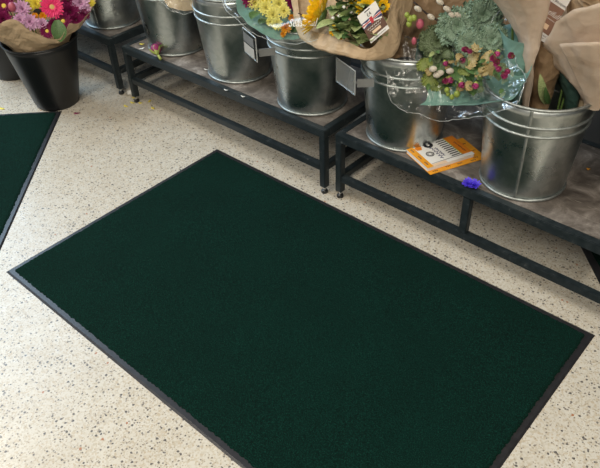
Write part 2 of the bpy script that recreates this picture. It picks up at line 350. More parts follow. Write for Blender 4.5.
# ------------------------------------------------------------------ low display tables
TZ = 0.255
def table(loc, rz, L, D, rail_z, post, label):
    t = thing('display_table', loc, label, 'table', 'low flower display tables', rz); s = 0.025; th = 0.030; bv = 0.0022
    def p(name, mb, m, par=t): return shade(link(name, mb.mesh(name, m), par))
    for x in (0, L-s):
        for y in (0, D-s):
            lg = p('leg', MB().box((x, y, 0.026), (x+s, y+s, TZ-th), bv), PAINT)
            p('foot_stem', MB().lathe([(0.0, 0.008), (0.005, 0.008), (0.005, 0.030), (0.0, 0.030)], 12, (x+s/2, y+s/2, 0)), STEEL, lg)
            p('foot_pad', MB().lathe([(0.0, 0), (0.012, 0), (0.0125, 0.004), (0.011, 0.010), (0.006, 0.014), (0.0, 0.014)], 20, (x+s/2, y+s/2, 0)), BLACKPL, lg)
    for y in (0, D-s): p('top_rail', MB().box((0, y, TZ-th), (L, y+s, TZ), bv), PAINT)
    for x in (0, L-s): p('side_rail', MB().box((x, s, TZ-th), (x+s, D-s, TZ), bv), PAINT)
    for y in (0, D-s): p('lower_rail', MB().box((s, y+0.001, rail_z), (L-s, y+s-0.001, rail_z+s), bv), PAINT)
    for x in (0, L-s): p('lower_side_rail', MB().box((x+0.001, s, rail_z), (x+s-0.001, D-s, rail_z+s), bv), PAINT)
    if post:
        for y in (0, D-s): p('centre_post', MB().box((post-s/2, y+0.0015, rail_z+s), (post+s/2, y+s-0.0015, TZ-th), bv), PAINT)
    p('deck_panel', MB().box((s, s, TZ-0.018), (L-s, D-s, TZ-0.0004)), DECK)
    return t
table((-0.567, 0.9325, 0), 0, 1.083, 0.46, 0.092, None, 'charcoal metal display table holding three steel buckets in the middle')
table((-0.655-1.08, 0.936, 0), 0, 1.08, 0.46, 0.092, None, 'charcoal metal display table in the dark behind the black flower bucket')
table((0.550, 0.946, 0), math.radians(-0.35), 1.02, 0.46, 0.070, 0.49, 'charcoal metal display table with centre post carrying the orange booklets')

# ------------------------------------------------------------------ buckets
def steel_bucket(x, y, label, h=0.285, rz=0.0, m=GALV, z0=TZ+0.0001, rb=0.117, rt=0.150):
    t = thing('steel_bucket', (x, y, z0), label, 'bucket', 'galvanised flower buckets on the tables', rz)
    R_ = lambda z: rb + (rt-rb)*(z/h)
    prof = [(0.0, 0.006), (rb-0.006, 0.006), (rb-0.002, 0.004), (rb, 0.012)]
    for k in range(1, 13):
        z = h*k/12; prof.append((R_(z), z if k < 12 else h))
    prof += [(rt-0.0015, h)] + [(R_(h*k/12)-0.0018, h*k/12) for k in range(11, 0, -1)] + [(rb-0.002, 0.010), (0.0, 0.010)]
    link('body', MB().lathe(prof, 72).mesh('body', m, True), t)
    link('rim', MB().torus(rt+0.001, h, 0.0042, 72, 8).mesh('rim', BEAD, True), t)
    for zz in (0.815, 0.725): link('rib', MB().torus(R_(h*zz)+0.0004, h*zz, 0.0036, 72, 8, 1.1).mesh('rib', BEAD, True), t)
    link('base_ring', MB().torus(rb+0.0012, 0.0048, 0.0046, 72, 8).mesh('base_ring', BEAD, True), t)
    s = MB()
    for q in (0.0, 1.0):
        pass
    hw = 0.004; n = 14; vs = []; fs = []
    for k in range(n+1):
        z = 0.012 + (h-0.018)*k/n; r = R_(z)
        for a, dr in ((-hw, 0.0002), (-hw*0.6, 0.0017), (hw*0.6, 0.0017), (hw, 0.0002)): vs.append(((r+dr), a, z))
    for k in range(n):
        for j in range(3): i = k*4+j; fs.append((i, i+1, i+5, i+4))
    s.add(vs, fs); link('seam', s.mesh('seam', BEAD, True), t)
    return t
B1 = (-0.824, 1.089); B2 = (-0.39, 1.089); B3 = (-0.024, 1.082); B4 = (0.344, 1.073); B5 = (0.72, 1.089); B6 = (1.13, 1.092)
steel_bucket(*B1, 'galvanised bucket on the dark table, furthest left and highest in view', h=0.31, rz=-1.2)
steel_bucket(*B2, 'galvanised bucket with the fallen rosebud at its foot', h=0.32, rz=2.0)
steel_bucket(*B3, 'galvanised bucket second from the right on the middle table, behind the price holder', h=0.318, rz=1.4)
steel_bucket(*B4, 'streaky galvanised bucket at the right end of the middle table', h=0.302, rz=1.6, m=GALVS)
steel_bucket(*B5, 'galvanised bucket behind the orange booklets', h=0.315, rz=1.2)
steel_bucket(*B6, 'galvanised bucket nearest the camera with a vertical seam, beside the blue petals', h=0.300, rz=math.radians(-73), rt=0.146)
def black_bucket(x, y, z0, rb, rt, h, label):
    t = thing('black_bucket', (x, y, z0), label, 'bucket', 'black plastic flower buckets')
    prof = [(0.0, 0.004), (rb-0.008, 0.004), (rb-0.004, 0.0), (rb-0.001, 0.004), (rb, 0.010)] + [(rb+(rt-rb)*k/10, h*k/10) for k in range(1, 11)]
    prof += [(rt-0.002, h)] + [(rb+(rt-rb)*k/10-0.0025, h*k/10) for k in range(9, 0, -1)] + [(rb-0.004, 0.012), (0, 0.012)]
    link('body', MB().lathe(prof, 64).mesh('body', BLACKPL, True), t)
    link('rim', MB().torus(rt+0.001, h-0.001, 0.004, 64, 8).mesh('rim', BLACKPL, True), t)
    return t
BA = (-0.833, 0.73)
black_bucket(*BA, 0, 0.093, 0.150, 0.294, 'tall black plastic flower bucket standing on the floor')
black_bucket(-1.24, 0.765, 0, 0.090, 0.145, 0.294, 'black plastic bucket on the floor cut off by the left edge')
black_bucket(1.435, 1.255, TZ+0.0001, 0.095, 0.135, 0.26, 'black bucket on the table at the right edge of the view')

# ------------------------------------------------------------------ flower kit
def crspline(pts, n, closed):
    pts = [Vector(p) for p in pts]; m = len(pts); out = []
    segs = m if closed else m-1
    for k in range(n if closed else n+1):
        u = k*segs/n; i = min(int(u), segs-1); f = u - i
        if closed: p0, p1, p2, p3 = [pts[(i+j) % m] for j in (-1, 0, 1, 2)]
        else: p0, p1, p2, p3 = [pts[max(0, min(m-1, i+j))] for j in (-1, 0, 1, 2)]
        out.append(0.5*((2*p1) + (p2-p0)*f + (2*p0-5*p1+4*p2-p3)*f*f + (3*p1-p0-3*p2+p3)*f*f*f))
    return out
def loft(rows, closed, nu, nv, amp, seed, fscale=14.0):
    rs = [crspline(r, nu, closed) for r in rows]; n = len(rs[0]); g = []
    cols = [crspline([r[i] for r in rs], nv, False) for i in range(n)]
    mb = MB(); vs = []; fs = []
    for j in range(nv+1):
        for i in range(n):
            p = cols[i][j]; v = j/nv; q = p*fscale + Vector((seed*3.1, seed, 0))
            d = noise.noise_vector(q)*amp + noise.noise_vector(q*2.6)*amp*0.45
            # sharp creases
            d += Vector((0.4, -0.8, 0.3))*(abs(noise.noise(q*1.3 + Vector((7, 1, 3))))-0.25)*amp*1.4
            vs.append(p + d*min(1.0, v*1.6))
    for j in range(nv):
        for i in range(n if closed else n-1): k = j*n; fs.append((k+i, k+(i+1) % n, k+n+(i+1) % n, k+n+i))
    return mb.add(vs, fs)
def ringpts(c, r, n, a0=0.0, tilt=0.0):
    return [Vector((c[0]+r*math.cos(a0+2*PI*k/n), c[1]+r*math.sin(a0+2*PI*k/n), c[2])) for k in range(n)]
def sheet(name, parent, rows, closed, m, nu=90, nv=18, amp=0.006, seed=1.0, th=0.0006, fscale=14.0, smooth=False):
    o = part(name, loft(rows, closed, nu, nv, amp, seed, fscale), m, parent, smooth or m in (CELLO, CELLO2, MIST))
    if m in (CELLO, CELLO2):
        e = loft(rows, closed, nu, nv, amp, seed, fscale); k = len(e.v)//(nv+1); part('edge_glint', MB().tube(e.v[-k:], 0.0008, 5), GLINT, parent, True)  # added pale tube imitates the glint along the cellophane edge
        return o
    return solidify(o, th)
def head(layers, seed, segs=3):
    """layers: (count, inner radius, outer radius, petal width, lift degrees, curl, height)"""
    rnd = random.Random(seed); mb = MB()
    for cnt, r0, r1, wd, lift, curl, z in layers:
        ph = rnd.random()*6
        for k in range(cnt):
            a = ph + 2*PI*(k + rnd.uniform(-0.2, 0.2))/cnt; le = math.radians(lift + rnd.uniform(-7, 7)); ln = (r1-r0)*rnd.uniform(0.88, 1.08)
            vs = []; fs = []; prof = (0.45, 0.9, 1.0, 0.42) if segs == 3 else (0.5, 1, 0.45)
            x, zz = r0, z; ang = le
            for i in range(segs+1):
                h = wd*prof[i]/2; cup = h*0.45
                for sgn, dz in ((-1, cup), (0, 0), (1, cup)):
                    px, py = x, sgn*h
                    vs.append((px*math.cos(a)-py*math.sin(a), px*math.sin(a)+py*math.cos(a), zz+dz))
                x += math.cos(ang)*ln/segs; zz += math.sin(ang)*ln/segs; ang += curl/segs
            for i in range(segs):
                b = i*3; fs += [(b, b+1, b+4, b+3), (b+1, b+2, b+5, b+4)]
            mb.add(vs, fs)
    return mb
HM = {}
def head_mesh(kind):
    if kind in HM: return HM[kind]
    if kind.startswith('mum'):
        me = head([(15, .1, 1.0, .30, 8, .5, 0), (14, .1, .88, .28, 25, .5, .06), (12, .08, .72, .26, 42, .5, .12), (9, .05, .5, .22, 62, .4, .16), (5, .02, .3, .18, 78, .2, .2)], 3)
        m = {'mum_mag': MAG, 'mum_lil': LIL, 'mum_yel': YEL, 'mum_paley': PALEY, 'mum_gold': GOLD, 'mum_blue': BLUE}[kind]; ce = None
    elif kind == 'gerbera':
        me = head([(26, .22, 1.0, .22, 6, .25, 0), (24, .2, .82, .2, 14, .25, .04), (22, .16, .45, .12, 35, .3, .07)], 5); m = PINK
        ce = (MB().ball((0, 0, .06), .26, .26, .10, 14, 8), PALEC)
    elif kind == 'daisy_mag':
        me = head([(20, .2, 1.0, .26, 10, .4, 0), (18, .18, .85, .24, 26, .4, .06), (14, .15, .6, .2, 45, .4, .1)], 6); m = MAG
        ce = (MB().ball((0, 0, .12), .24, .24, .12, 12, 7), YEL)
    elif kind == 'sunflower':
        me = head([(20, .36, 1.0, .26, 12, .3, 0), (18, .34, .92, .24, 26, .35, .05)], 7); m = SUN
        ce = (MB().ball((0, 0, .03), .44, .44, .13, 18, 8), SEED)
    elif kind == 'sun_side':
        me = head([(20, .30, 1.0, .27, 18, .3, 0), (18, .28, 1.0, .25, 38, .2, .03), (16, .25, .95, .22, 55, .2, .05)], 7); m = SUN
        ce = (MB().ball((0, 0, .0), .40, .40, .2, 18, 8), STEM)
    elif kind == 'bud':
        me = head([(6, .05, 1.0, .75, 35, 1.0, -.2), (5, .05, 1.0, .7, 60, .8, -.1), (4, .0, .9, .5, 78, .3, 0)], 12); m = BUDM; ce = (MB().ball((0, 0, -.1), .4, .4, .4, 8, 6), BUDG)
    elif kind == 'small_sun':
        me = head([(13, .25, 1.0, .36, 25, .3, 0), (10, .2, .8, .3, 48, .3, .05)], 8); m = SUN; ce = (MB().ball((0, 0, .1), .3, .3, .14, 12, 7), SEED)
    HM[kind] = (me.mesh(kind, m, False), ce[0].mesh(kind+'_centre', ce[1], True) if ce else None); return HM[kind]
def orient(nrm, spin=0.0):
    q = Vector(nrm).normalized().to_track_quat('Z', 'Y'); return (q @ Quaternion((0, 0, 1), spin)).to_euler()
def facing(p, up=0.6, side=(0, 0, 0)):
    h = (CAM - p); h.z = 0; return (h.normalized() + Vector((0, 0, up)) + Vector(side)).normalized()
def flower(root, name, kind, p, r, nrm, rnd):
    me, ce = head_mesh(kind); o = link(name, me, root); o.location = p - root.location; o.scale = (r, r, r); o.rotation_euler = orient(nrm, rnd.random()*6)
    if ce: link('flower_centre', ce, o)
    return o
def stemmed(root, name, kind, p, r, nrm, rnd):
    flower(root, name, kind, p, r, nrm, rnd); stem(root, p, (root.location.x, root.location.y, root.location.z + 0.06), 0.003)
def leaf_mb(L, W, fold=0.25, droop=0.6, frill=0.0, n=7, m=4, seed=0, rib=True):
    mb = MB(); vs = []; fs = []; rnd = random.Random(seed); x = z = 0.0; ang = 0.35
    for i in range(n+1):
        t = i/n; wv = W*(math.sin(PI*min(1, t*0.93+0.07))**0.75) if frill == 0 else W*(0.25+0.75*math.sin(PI*min(1, t*0.72+0.05)))
        for j in range(-m, m+1):
            s = j/m; zz = abs(s)**1.4*wv*fold; f = frill*W*abs(s)**1.5*math.sin(t*23+j*1.9+seed)*(0.7+0.6*rnd.random()) if frill else 0
            fx = frill*W*0.8*(max(0, t-0.75)/0.25)*math.sin(j*2.6+seed) if frill else 0
            vs.append((x + fx, s*wv*(1+(0.16*math.sin(t*31+seed) if frill and abs(j) == m else 0)), z + zz + f + (frill*W*0.7*math.sin(j*2.9+1) if frill and i == n else 0)))
        x += math.cos(ang)*L/n; z += math.sin(ang)*L/n; ang -= droop/n
    k = 2*m+1
    for i in range(n):
        for j in range(k-1): fs.append((i*k+j, i*k+j+1, (i+1)*k+j+1, (i+1)*k+j))
    return mb.add(vs, fs)
LM = {}
def leaf(root, p, dirv, L, m, W=0.34, kind='plain', seed=0, parent=None, name='leaf', roll=None):
    key = (kind, m.name, seed % 5, W)
    if key not in LM:
        LM[key] = (leaf_mb(1, W, seed=seed) if kind == 'plain' else leaf_mb(1, 0.55, 0.1, 0.9, 0.16, 12, 6, seed)).mesh(kind+'_leaf', m, kind == 'plain')
    o = link(name, LM[key], parent or root); x = Vector(dirv).normalized(); up = Vector(roll or (0, 0, 1)); y = up.cross(x)
    if y.length < 1e-3: y = Vector((0, 1, 0))
    y.normalize(); z = x.cross(y); R3 = Matrix((x, y, z)).transposed()
    mw = Matrix.Translation(p - root.location) @ R3.to_4x4() @ Matrix.Scale(L, 4)
    if parent is not None and parent is not root: mw = parent.matrix_basis.inverted() @ mw
    o.matrix_basis = mw; return o
def stem(root, a, b, r=0.002, m=STEM, name='stem', bend=0.0):
    a, b = Vector(a), Vector(b); mid = (a+b)/2 + Vector((0, 0, bend)); return part(name, MB().tube(crspline([a, mid, b], 6, False), r, 6), m, root, True)
SM = {}
def blob(root, p, r, m, name, stretch=1.0, dirv=(0, 0, 1), parent=None):
    key = (m.name,)
    if key not in SM: SM[key] = MB().ball((0, 0, 0), 1, 1, 1, 10, 8).mesh(name, m, True)
    o = link(name, SM[key], root); o.location = Vector(p) - root.location; o.rotation_euler = orient(dirv); o.scale = (r, r, r*stretch); return o
def text(name, body, size, o_, x, y, m, parent, lift=0.0004, shear=0.0, align='CENTER'):
    cu = bpy.data.curves.new(name, 'FONT'); cu.body = body; cu.size = size; cu.align_x = align; cu.align_y = 'CENTER'; cu.shear = shear; cu.resolution_u = 3; cu.extrude = 0.00008
    tmp = bpy.data.objects.new(name, cu); scene.collection.objects.link(tmp); dg = bpy.context.evaluated_depsgraph_get(); dg.update()
    me = bpy.data.meshes.new_from_object(tmp.evaluated_get(dg)); bpy.data.objects.remove(tmp); me.materials.clear(); me.materials.append(m)
    x = Vector(x).normalized(); y = Vector(y); y = (y - x*y.dot(x)).normalized(); z = x.cross(y)
    mt = Matrix.Translation(Vector(o_) + z*lift - root_of(parent).location) @ Matrix((x, y, z)).transposed().to_4x4()
    me.transform(mt); return link(name, me, parent)
def squiggle(name, o_, x, y, ln, amp, m, parent, seed=0, r=0.0006, lift=0.0006, waves=7):
    """a line of handwriting too small to read"""
    x = Vector(x).normalized(); y = Vector(y); y = (y - x*y.dot(x)).normalized(); z = x.cross(y); rnd = random.Random(seed); pts = []
    for k in range(waves*4+1):
        t = k/(waves*4); pts.append(Vector(o_) + z*lift + x*(ln*(t-0.5)+amp*0.35*math.sin(k*PI/2)) + y*amp*math.cos(k*PI/2)*rnd.uniform(0.5, 1.1))
    return part(name, MB().tube(crspline(pts, waves*8, False), r, 4), m, parent)

# ------------------------------------------------------------------ bouquet in the black floor bucket
rnd = random.Random(11)
def px(c, lst): return [near(u, v, c, o) for u, v, o in lst]
rA = thing('flower_bouquet', (*BA, 0.10), 'mixed bouquet with hot pink gerbera and magenta chrysanthemums in the black bucket', 'bouquet', 'wrapped bouquets')
edge = px(BA, [(-34,28,.06),(-8,26,.13),(13,20,.165),(28,30,.18),(45,37,.185),(60,38,.175),(69,24,.16),(80,23,.13),(91,9,.06),(99,-14,-.05),(70,-42,-.17),(20,-45,-.18),(-25,-25,-.12),(-44,5,0)])
def toward(c, e, r, z):
    d = Vector((e.x-c[0], e.y-c[1], 0)).normalized(); return Vector((c[0]+d.x*r, c[1]+d.y*r, z))
r0 = [toward(BA, e, 0.06, 0.16) for e in edge]; r1 = [toward(BA, e, 0.137, 0.305) for e in edge]
r2 = [a.lerp(b, 0.55) + Vector((0, 0, -0.012)) + (b-a).normalized()*0.012 for a, b in zip(r1, edge)]
sheet('kraft_wrap', rA, [r0, r1, r2, edge], True, KRAFT, 84, 16, 0.007, 1.3)
A_fl = [('gerbera','gerbera',52,7,.10,.045,.5),
 ('chrysanthemum','mum_lil',22,9,.09,.036,.6),('chrysanthemum','mum_lil',30,22,.13,.034,.4),('chrysanthemum','mum_lil',42,24,.135,.026,.4),('chrysanthemum','mum_lil',20,20,.13,.026,.4),('chrysanthemum','mum_lil',80,3,.04,.040,.6),('chrysanthemum','mum_lil',85,9,.05,.026,.6),
 ('chrysanthemum','daisy_mag',4,6,.06,.040,.5),('chrysanthemum','mum_mag',4,20,.11,.036,.4),('chrysanthemum','mum_mag',-8,12,.06,.04,.4),('chrysanthemum','mum_mag',70,12,.06,.040,.5),('chrysanthemum','daisy_mag',63,21,.11,.036,.4),('chrysanthemum','mum_mag',76,20,.08,.032,.4),('chrysanthemum','daisy_mag',47,31,.15,.030,.4),('chrysanthemum','mum_mag',68,1,.03,.036,.6),('chrysanthemum','mum_mag',54,24,.12,.026,.4),('chrysanthemum','mum_mag',10,-6,.0,.04,.6),('chrysanthemum','mum_mag',84,14,.06,.026,.4),
 ('yellow_aster','mum_yel',36,4,.07,.024,.6),('yellow_aster','mum_gold',43,16,.11,.016,.5),('yellow_aster','mum_gold',35,16,.11,.014,.5),('yellow_aster','mum_yel',31,8,.08,.014,.5),('yellow_aster','mum_yel',89,2,.03,.026,.5),('yellow_aster','mum_yel',28,-2,.04,.02,.5),
 ('chrysanthemum','mum_mag',40,-10,.0,.04,.7),('chrysanthemum','mum_lil',60,-14,-.03,.04,.7),('chrysanthemum','mum_mag',20,-18,-.06,.04,.7),('gerbera','gerbera',5,-22,-.06,.045,.8)]
for nm, kd, u, v, off, r, up in A_fl:
    p = near(u, v, BA, off); flower(rA, nm, kd, p, r, facing(p, up, ((u-45)*0.006, 0, 0)), rnd)
blob(rA, near(12, 7, BA, .10), 0.014, PINKB, 'pink_bud', 1.3)
blob(rA, near(38, 12, BA, .09), 0.018, SEED, 'dark_gap', 0.7)  # black blob stands in for the shaded gap between flowers
leaf(rA, near(57, 20, BA, .145), near(60, 37, BA, .16)-near(57, 20, BA, .145), 0.085, LEAF, seed=1, roll=facing(near(58,30,BA,.1)))
for k, (u, v, du, dv) in enumerate([(20,2,-8,-14),(44,20,6,14),(66,30,8,-8),(30,30,-8,6),(15,28,-6,-8),(50,0,5,-12),(72,26,12,-4)]):
    p = near(u, v, BA, .05); leaf(rA, p, near(u+du, v+dv, BA, .10)-p, 0.07, LEAF, seed=k)
for k in range(9):
    a = k*0.7; stem(rA, (BA[0]+0.04*math.cos(a), BA[1]+0.04*math.sin(a), 0.11), (BA[0]+0.08*math.cos(a), BA[1]+0.08*math.sin(a), 0.42), 0.0028)

# ------------------------------------------------------------------ bouquet above the rosebud bucket
rB = thing('flower_bouquet', (*B2, 0.30), 'kraft bouquet with silvery cellophane hanging over the bucket with the rosebud', 'bouquet', 'wrapped bouquets')
RZB = 0.578
def bucket_rows(c, edge, zr, bulge=0.012, rin=0.035, rr=0.075):
    a = [toward(c, e, rin, zr-0.14) for e in edge]; b = [toward(c, e, rr, zr+0.012) for e in edge]
    m_ = [p.lerp(q, 0.5) + Vector((0, 0, bulge)) for p, q in zip(b, edge)]
    return [a, b, m_, edge]
eB = px(B2, [(150,-40,.05),(160,-14,.13),(167,4,.18),(176,9,.20),(185,11,.205),(198,10,.20),(212,7,.19),(219,2,.16),(228,-20,.06),(215,-60,-.12),(180,-66,-.16),(155,-58,-.1)])
sheet('kraft_wrap', rB, bucket_rows(B2, eB, RZB, 0.02), True, KRAFT, 72, 14, 0.005, 4.0)
eBc = px(B2, [(150,-30,.10),(159,-3,.17),(165,6,.20),(173,11,.22),(182,13.5,.225),(192,12,.22),(200,9,.215)])
sheet('cellophane', rB, bucket_rows(B2, eBc, RZB, 0.035), False, CELLO, 60, 16, 0.007, 2.0, fscale=26)
for k, (u, v, kd) in enumerate([(165,-40,'mum_mag'),(185,-38,'mum_lil'),(205,-36,'mum_yel'),(195,-55,'mum_mag'),(175,-58,'gerbera')]):
    p = near(u, v, B2, .05); stemmed(rB, 'chrysanthemum', kd, p, 0.04, facing(p, 0.9), rnd)

# ------------------------------------------------------------------ sea-green bouquet in the streaky bucket
rC = thing('flower_bouquet', (*B4, 0.30), 'lemon chrysanthemum bouquet in sea-green tissue and clear cellophane', 'bouquet', 'wrapped bouquets')
eC = px(B4, [(234,-30,-.03),(236,2,.05),(241,16,.10),(254,29,.14),(272,38,.165),(290,40,.165),(305,36,.15),(325,15,.08),(338,-20,-.06),(295,-60,-.14),(252,-56,-.12)])
sheet('green_tissue', rC, bucket_rows(B4, eC, 0.560, 0.006), True, TISSUE, 80, 16, 0.006, 5.0)
eCc = px(B4, [(219,-4,.03),(226,9,.09),(236,19,.13),(249,30,.17),(268,40,.20),(290,43.5,.235),(310,41,.275),(324,34,.295),(331,18,.285),(326,0,.25)])
fb = bucket_rows(B4, eCc, 0.562, 0.012); fb[2] = px(B4, [(228,-10,.02),(234,4,.08),(243,13,.12),(255,20,.15),(270,23,.18),(288,20,.215),(303,17,.25),(314,13,.27),(318,4,.265),(314,-10,.24)])
filmC = sheet('cellophane', rC, fb, False, CELLO2, 70, 16, 0.005, 2.6, fscale=22)
for nm, kd, u, v, off, r, up in [('chrysanthemum','mum_paley',255,3,.06,.024,.5),('chrysanthemum','mum_paley',266,8,.09,.026,.5),('chrysanthemum','mum_paley',279,4,.08,.028,.5),('chrysanthemum','mum_paley',273,15,.11,.026,.4),('chrysanthemum','mum_paley',277,24,.14,.020,.3),('chrysanthemum','mum_paley',284,11,.11,.022,.4),('chrysanthemum','mum_yel',264,-3,.05,.026,.5),('chrysanthemum','mum_paley',270,22,.13,.014,.3),
   ('chrysanthemum','mum_mag',250,-1,.05,.03,.5),('chrysanthemum','mum_mag',294,3,.07,.026,.5),('chrysanthemum','mum_mag',288,-5,.04,.03,.5),('yellow_aster','mum_gold',286,28,.15,.018,.3),('yellow_aster','mum_gold',292,18,.12,.013,.3),('yellow_aster','mum_gold',283,34,.16,.010,.3),
   ('chrysanthemum','mum_mag',262,-25,.0,.04,.8),('chrysanthemum','mum_lil',285,-28,.0,.04,.8)]:
    p = near(u, v, B4, off); flower(rC, nm, kd, p, r, facing(p, up), rnd)
for k, (u, v, du, dv) in enumerate([(258,12,-6,8),(268,20,-8,6),(285,22,6,8),(290,26,4,8),(276,30,-4,8)]):
    p = near(u, v, B4, .10); leaf(rC, p, near(u+du, v+dv, B4, .14)-p, 0.05, LEAF, seed=k)
from mathutils.bvhtree import BVHTree
bv = BVHTree.FromPolygons([v.co + rC.location for v in filmC.data.vertices], [tuple(p.vertices) for p in filmC.data.polygons])
def onfilm(u, v): return bv.ray_cast(CAM, ray(u, v).normalized())[0] or near(u, v, B4, .24)
w0, w1 = onfilm(289, 23.5), onfilm(317, 22.5); wm = onfilm(303, 23); up_ = onfilm(303, 19) - onfilm(303, 26)
text('printed_word', 'Seasonal', 0.030, wm, w1-w0, up_, WPET, rC, lift=0.004, shear=0.35)

# ------------------------------------------------------------------ sunflower bouquet
rD = thing('flower_bouquet', (*B5, 0.32), 'kraft paper sunflower bouquet with a price tag leaning over the gap', 'bouquet', 'wrapped bouquets')
eD = px(B5, [(296,-28,-.10),(298,0,-.06),(304,27,.0),(326,35,.11),(346,42,.165),(368,48,.165),(381,34,.14),(391,6,.08),(404,-30,-.03),(350,-66,-.12)])
bD = px(B5, [(298,-10,-.10),(296,17,-.05),(302,39,.01),(322,50,.12),(346,57.5,.175),(372,60.5,.165),(394,55,.13),(403,28,.05),(410,-4,-.04),(352,-20,-.10)])
zD = Vector((0.665, 1.045, 0.47))
aD = [zD.lerp(b, 0.45) + Vector((0, 0, 0.05)) for b in bD]; a0 = [zD + (b-zD).normalized()*0.035 - Vector((0, 0, 0.06)) for b in bD]
for q in a0: q.z = min(q.z, 0.46)
sheet('kraft_wrap', rD, [a0, aD, bD, eD], True, KRAFT, 90, 18, 0.005, 8.0)
pS = near(321, 17, B5, .05); flower(rD, 'sunflower', 'sun_side', pS, 0.070, -RX*0.85 - RY*0.5 - RZ*0.12, rnd)
stem(rD, pS, near(352, 40, B5, .02), 0.004)
for u, v, off, r, nrm in [(334,31,.13,.017,None),(341,36,.135,.012,None),(366,9,.09,.034,None),(383,6,.07,.022,None),(353,0,.06,.016,None),(322,-8,.0,.03,None),(375,-16,.0,.05,None)]:
    p = near(u, v, B5, off); flower(rD, 'sunflower', 'small_sun', p, r, facing(p, 0.5), rnd)
for k in range(130):
    u = rnd.uniform(335, 378); v = rnd.uniform(-4, 44 - abs(u-350)*0.1); 
    if v > 33 + (u-326)*0.28: v -= 10
    off = 0.05 + 0.09*max(0, v)/45 + rnd.uniform(-.03, .01); p = near(u, v, B5, off)
    d = facing(p, rnd.uniform(-0.2, 0.9), (rnd.uniform(-1, 1), rnd.uniform(-.4, .4), 0))
    leaf(rD, p, d, rnd.uniform(0.04, 0.075), LEAFL if rnd.random() < 0.65 else LEAF, 0.26, seed=k)
for k, (u, v, u2, v2) in enumerate([(330,5,342,30),(346,24,330,12),(340,2,352,36),(360,30,338,22),(370,40,345,28),(349,-2,346,30)]):
    stem(rD, near(u, v, B5, .08), near(u2, v2, B5, .10), 0.0016, STEM)
for k, (u, v) in enumerate([(333,18),(351,12),(344,7),(358,26),(339,16)]): blob(rD, near(u, v, B5, .115), 0.0045, WPET, 'white_floret')
stem(rD, near(298, 13, B5, -.03), near(312, 17, B5, -.03), 0.0014, TWIG, 'brown_tie', -0.004)
# tag
def tagcard(root, corner_bl, vx, vy, kind):
    t = part('price_tag', MB().quad(corner_bl, vx, vy, 0.0012), WHITE, root); o_ = Vector(corner_bl); n = vx.cross(vy).normalized()
    def band(nm, f0, f1, m, h=0.0003, x0=0.0, x1=1.0): return part(nm, MB().quad(o_+vx*x0+vy*f0+n*h, vx*(x1-x0), vy*(f1-f0), 0.0002), m, t)
    W = vx.length; H = vy.length
    if kind == 'union':
        band('brown_panel', 0.13, 0.60, BROWN)
        band('flag_blue', 0.50, 0.70, NAVY, 0.0005)
        part('flag_band', MB().quad(o_+vy*0.57+n*0.0007, vx, vy*0.07, 0.0002), WHITE, t); part('flag_cross', MB().quad(o_+vy*0.585+n*0.0009, vx, vy*0.04, 0.0002), RED, t)
        for a, b in ((0.05, 0.95), (0.95, 0.05)):
            p0 = o_+vx*a+vy*0.50+n*0.0006; p1 = o_+vx*b+vy*0.70+n*0.0006; d = (p1-p0).normalized()
            part('flag_diagonal', MB().quad(p0 - d.cross(n)*W*0.03, p1-p0, d.cross(n)*-W*0.06 if False else n.cross(d)*W*0.06, 0.0002), WHITE, t)
        part('flag_post', MB().quad(o_+vx*0.43+vy*0.50+n*0.0010, vx*0.14, vy*0.20, 0.0002), RED, t)
        text('price', '£4', H*0.17, o_+vx*0.5+vy*0.80, vx, vy, INK, t, 0.0012)
        part('top_print', MB().quad(o_+vx*0.36+vy*0.92+n*0.0006, vx*0.28, vy*0.03, 0.0002), INK, t)
        squiggle('white_script', o_+vx*0.5+vy*0.42, vx, vy, W*0.75, H*0.025, WHITE, t, 1, 0.0005, 0.0008)
        squiggle('white_script', o_+vx*0.5+vy*0.34, vx, vy, W*0.6, H*0.02, WHITE, t, 2, 0.0005, 0.0008)
        band('pale_box', 0.20, 0.29, PEACH, 0.0006, 0.28, 0.72)
        squiggle('small_print', o_+vx*0.5+vy*0.06, vx, vy, W*0.7, H*0.015, INK, t, 3, 0.0004, 0.0008, 10)
    else:
        band('cocoa_panel', 0.15, 0.70, BROWN2)
        text('price', '£5', H*0.16, o_+vx*0.55+vy*0.93, vx, vy, INK, t, 0.0012)
        text('headline', 'Autumn Bouquet', H*0.075, o_+vx*0.5+vy*0.765, vx, vy, INK, t, 0.0012)
        text('white_script', 'Beautifully', H*0.145, o_+vx*0.5+vy*0.53, vx, vy, WHITE, t, 0.0012, 0.35)
        squiggle('white_small_print', o_+vx*0.55+vy*0.42, vx, vy, W*0.7, H*0.012, WHITE, t, 4, 0.0004, 0.0008, 11)
        band('pale_box', 0.22, 0.32, PEACH, 0.0006, 0.40, 0.78)
        squiggle('small_print', o_+vx*0.55+vy*0.10, vx, vy, W*0.7, H*0.015, INK, t, 5, 0.0004, 0.0008, 10)
        squiggle('small_print', o_+vx*0.55+vy*0.05, vx, vy, W*0.6, H*0.012, INK, t, 6, 0.0004, 0.0008, 10)
    return t
q0, q1, q3 = near(371, 43.5, B5, .175), near(389.3, 28.3, B5, .168), near(357, 16.5, B5, .155)
tagcard(rD, q0, q1-q0, q3-q0, 'union')

